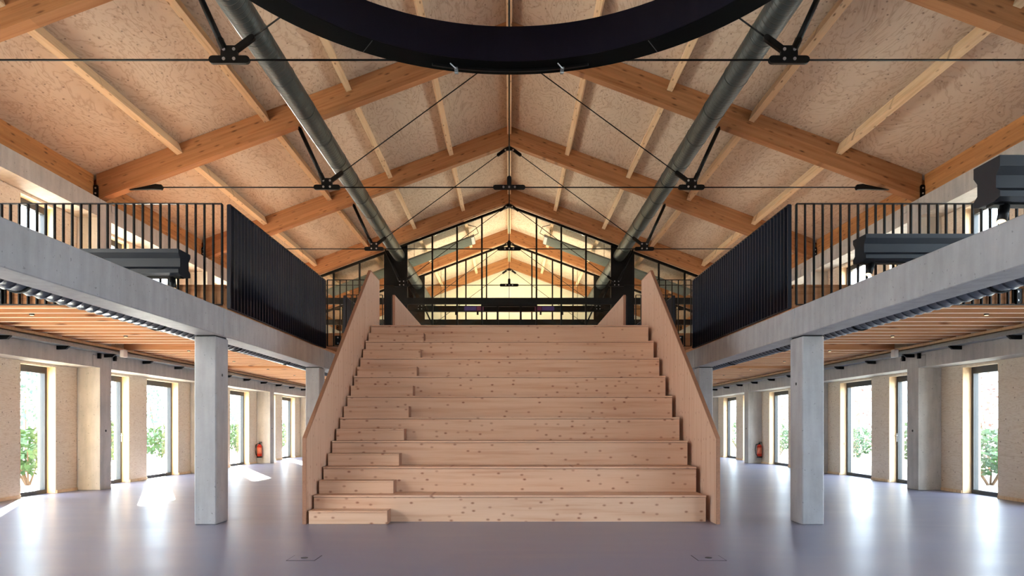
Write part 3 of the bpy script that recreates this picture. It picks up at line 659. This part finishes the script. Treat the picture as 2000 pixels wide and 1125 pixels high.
# ------------------------------------------------------------------ linear boxes with spotlights
def linear(name, label, s, xe, y, z0, z1, lamp=True):
    t = thing(name, label, 'air outlet beam', (s*xe, y, z0), 'faceted metal beams')
    h = z1-z0; d = .34
    pf = [(y-.10, z0), (y-.17, z0+.06), (y-.17, z0+.06+.09*h/.35), (y-.11, z0+.17*h/.35), (y-.11, z0+.20*h/.35+.02), (y-.17, z1-.11), (y-.17, z1-.04), (y-.10, z1),
          (y+.10, z1), (y+.17, z1-.04), (y+.17, z1-.11), (y+.11, z0+.20*h/.35+.02), (y+.11, z0+.17*h/.35), (y+.17, z0+.06+.09*h/.35), (y+.17, z0+.06), (y+.10, z0)]
    pf = [(y-.17, z0+.02), (y-.17, z0+.07), (y-.12, z0+.11), (y-.12, z0+.22), (y-.17, z0+.285), (y-.17, z1-.0), (y+.17, z1), (y+.17, z0+.285), (y+.12, z0+.22), (y+.12, z0+.11), (y+.17, z0+.07), (y+.17, z0+.02), (y+.10, z0), (y-.10, z0)]
    child('body', MB().prism(pf, s*xe, s*8.40, ax='x'), M['box'], t)
    child('end_cap', MB().prism([(a, b) for a, b in pf], s*(xe-.012), s*(xe-.0005), ax='x'), M['box'], t)
    child('underside_track', MB().box(s*(xe+.02), s*8.3, y-.05, y+.05, z0-.015, z0-.0005), M['black'], t)
    L = thing('spotlight', f'small black cylinder spotlight under the {label.split(",")[0]}', 'spotlight', (s*(xe+.12), y, z0-.015), 'spotlights on the metal beams')
    a = Vector((s*(xe+.14), y-.02, z0-.02)); b = a+Vector((-.06*s if s > 0 else .03, -.04, -.15))
    child('housing', MB().cyl(a, b, .042, 16), M['black'], L, smooth=True)
    dn = (b-a).normalized()
    child('lens', MB().cyl(b, b+dn*.003, .036, 16), M['lamp'], L)
    ld = bpy.data.lights.new('spot', 'SPOT'); ld.energy = 4; ld.color = (1, .8, .6); ld.spot_size = 1.0; ld.shadow_soft_size = .03
    lo = bpy.data.objects.new('lamp_light', ld); C.objects.link(lo); lo.location = b+dn*.01; lo.rotation_euler = dn.to_track_quat('-Z', 'Y').to_euler()
linear('ventilation_beam', 'left faceted blue grey metal beam, in front of the gallery railing', -1, 4.34, 9.1, 3.31, 3.645)
linear('ventilation_beam', 'far right faceted blue grey metal beam, in front of the gallery railing', 1, 4.68, 9.1, 3.50, 3.84)
linear('ventilation_beam', 'near right faceted blue grey metal beam, cut by the picture edge', 1, 4.29, 6.12, 3.31, 3.69)

# ------------------------------------------------------------------ the ring
RZ = EYE+4.2; RC = (.012, 5.13)
t = thing('ring_lamp', 'huge black ring lamp hanging under the roof at the top of the picture', 'lamp', (RC[0], RC[1], RZ))
def annulus(r0, r1, z0, z1, n=128, a0=0, a1=2*math.pi):
    mb = MB(); full = abs(a1-a0-2*math.pi) < 1e-6; m_ = n if full else n+1
    for k in range(m_):
        a = a0+(a1-a0)*k/n
        for r, z in ((r0, z0), (r1, z0), (r1, z1), (r0, z1)): mb.v.append((RC[0]+r*math.cos(a), RC[1]+r*math.sin(a), z))
    for k in range(n):
        i = 4*k; j = 4*((k+1) % m_)
        for q in range(4): mb.f.append((i+q, j+q, j+(q+1) % 4, i+(q+1) % 4))
    if not full: mb.f.append((0, 1, 2, 3)); mb.f.append((4*n+3, 4*n+2, 4*n+1, 4*n))
    return mb
RO, RI = 3.045, 2.74
child('housing', annulus(RI+.012, RO, RZ, RZ+.40), M['ring'], t)
child('inner_band', annulus(RI, RI+.011, RZ+.002, RZ+.40), M['ring_in'], t)
for s in (-1, 1):
    a = math.radians(90+s*33)
    c = Vector((math.cos(a), math.sin(a), 0)); u = Vector((-c.y, c.x, 0)); o3 = Vector((RC[0], RC[1], 0))
    mb = MB(); vs = []
    for r, w in ((RI+.02, -.004), (RI+.02, .004), (RO-.01, .004), (RO-.01, -.004)):
        vs.append(o3+c*r+u*w)
    mb.prism([(v.x, v.y) for v in vs], RZ-.002, RZ-.0002, ax='z'); child('seam_strip', mb, M['frame'], t)
child('lighting_or_added_bar', annulus(RO-.14, RO-.11, RZ-.03, RZ-.005, 40, math.radians(90-18), math.radians(90+18)), M['black'], t)
for s in (-1, 1):
    x = s*.62; y = RC[1]+math.sqrt((RO-.12)**2-x*x)
    q = child('clamp', MB().box(x-.02, x+.02, y-.05, y+.09, RZ-.045, RZ-.0305).cyl((x, y-.05, RZ-.05), (x-.06, y-.11, RZ-.02), .007, 8).cyl((x-.02, y+.03, RZ-.055), (x+.02, y+.03, RZ-.055), .012, 8), M['galv'], t)
for dg in (-20, 200, -90-40, -90+40):
    a = math.radians(dg); x = RC[0]+(RO-.15)*math.cos(a); y = RC[1]+(RO-.15)*math.sin(a)
    child('suspension_cable', MB().cyl((x, y, RZ+.40), (x, y, roof_z(x)-.004), .006, 6), M['black'], t)

# ------------------------------------------------------------------ fire extinguishers, floor boxes
for s in (-1, 1):
    x = s*8.66+(-.10 if s < 0 else .12); y = 23.95; 
    t = thing('fire_extinguisher', f'red fire extinguisher on the concrete post by the {SIDE[s]} wall', 'fire extinguisher', (x, y, .22), 'fire extinguishers')
    b = MB().cyl((x, y, .25), (x, y, .60), .085, 20).cyl((x, y, .60), (x, y, .67), .085, 20, .035)
    child('cylinder', b, M['red'], t, smooth=True)
    child('base_ring', MB().cyl((x, y, .20), (x, y, .25), .088, 20), M['rubber'], t)
    child('valve', MB().cyl((x, y, .67), (x, y, .71), .025, 12).box(x-.015, x+.09, y-.012, y+.012, .71, .73).box(x-.015, x+.08, y-.012, y+.012, .74, .76), M['rubber'], t)
    child('label', MB().cyl((x, y, .34), (x, y, .56), .0855, 24), simple('extinguisher label', (214, 120, 90), .5, noise=.5, nscale=60), t, smooth=True)
    child('hose', MB().tube([(x-s*-.02, y, .70), (x-.12, y, .66), (x-.15, y, .5), (x-.12, y, .32), (x-.08, y-.03, .27)], .012, 8), M['rubber'], t)
    child('wall_bracket', MB().box(x-.04, x+.04, y+.08, 24.049, .5, .6), M['rubber'], t)
for s in (-1, 1):
    xx0 = s*2.19 if s < 0 else 1.86
    xa = -2.19 if s < 0 else 1.865; 
    t = thing('floor_box', f'flush floor outlet lid in the screed, {SIDE[s]} of the centre in the foreground', 'floor box', (xa+.14, 6.85, 0), 'floor outlets')
    child('lid', MB().box(xa, xa+.27, 6.72, 6.985, .0005, .003), M['screed'], t)
    e = .006
    child('lid_gap', MB().box(xa-e, xa, 6.72-e, 6.985+e, .0003, .0022).box(xa+.27, xa+.27+e, 6.72-e, 6.985+e, .0003, .0022).box(xa, xa+.27, 6.72-e, 6.72, .0003, .0022).box(xa, xa+.27, 6.985, 6.985+e, .0003, .0022), M['rubber'], t)
    child('cable_cap', MB().cyl((xa+.135, 6.85, .003), (xa+.135, 6.85, .007), .035, 20), M['frame'], t)

# ------------------------------------------------------------------ front glazing behind the viewpoint
fw = MB().box(-9.25, -2.2, Y0-.25, Y0, 0, 6.3).box(2.2, 9.25, Y0-.25, Y0, 0, 6.3).prism([(-9.25, 6.3), (-9.25, roof_z(9.25)), (0, 9.79), (9.25, roof_z(9.25)), (9.25, 6.3), (2.2, 6.3), (2.2, 3.0), (-2.2, 3.0), (-2.2, 6.3)], Y0-.25, Y0)
struct('wall_front', fw, M['wall_ply'], 'plywood gable wall around the entrance glazing behind the viewpoint', 'wall')
t = thing('entrance_glazing', 'tall glazed entrance front behind the viewpoint', 'glass wall', (0, Y0, 0))
for k in range(-2, 3):
    child('mullion', MB().box(k*1.08-.035, k*1.08+.035, Y0-.16, Y0-.06, 0, 3.0), M['black'], t)
child('transom', MB().box(-2.2, 2.2, Y0-.15, Y0-.07, 2.5, 2.6), M['black'], t)
child('glass_pane', MB().box(-2.2, 2.2, Y0-.12, Y0-.11, 0, 3.0), M['glass'], t)

# ------------------------------------------------------------------ garden
def shrub(x, y, h, r, m, label, leaves=900, seed=0):
    rnd = random.Random(seed)
    t = thing('garden_shrub', label, 'shrub', (x, y, -.21), 'garden shrubs outside the windows')
    stem = MB()
    for k in range(6):
        a = rnd.uniform(0, 6.28); stem.cyl((x+.05*math.cos(a), y+.05*math.sin(a), -.21), (x+r*.55*math.cos(a), y+r*.55*math.sin(a), h*.6), .03, 6, .012)
    child('stem', stem, M['bark'], t)
    mb = MB()
    for k in range(leaves):
        while True:
            p = Vector((rnd.uniform(-1, 1), rnd.uniform(-1, 1), rnd.uniform(-1, 1)))
            if .3 < p.length < 1: break
        c = Vector((x+p.x*r, y+p.y*r, h*.55+p.z*h*.5))
        u = Vector((rnd.gauss(0, 1), rnd.gauss(0, 1), rnd.gauss(0, 1))).normalized(); v = u.orthogonal().normalized(); q = rnd.uniform(.05, .12)
        i = len(mb.v); mb.v += [tuple(c+u*q), tuple(c+v*q*.5), tuple(c-u*q), tuple(c-v*q*.5)]; mb.f.append((i, i+1, i+2, i+3))
    child('foliage', mb, m, t)
k = 0
for s in (-1, 1):
    for j, (x, y, h, r, mm) in enumerate([(12.4, 17.6, 1.2, 1.1, 'leaf'), (16.0, 22.6, 4.4, 2.1, 'leaf3' if s > 0 else 'leaf2'), (13.0, 21.3, 1.5, 1.0, 'leaf'), (12.8, 26.2, 1.3, 1.3, 'leaf'),
                                       (16.6, 32.5, 4.8, 2.3, 'leaf3' if s > 0 else 'leaf2'), (12.7, 32.4, 1.4, 1.2, 'leaf'), (16.5, 41.5, 4.6, 2.2, 'leaf3' if s > 0 else 'leaf2'), (13.5, 40, 1.6, 1.3, 'leaf'), (19, 50, 5.4, 2.8, 'leaf2')]):
        kind = {'leaf': 'low green', 'leaf2': 'tall blue green', 'leaf3': 'tall russet leaved'}[mm]
        shrub(s*x, y, h, r, M[mm], f'{kind} garden shrub outside the {SIDE[s]} windows, {ORD[j]} along the facade', 1300, k); k += 1
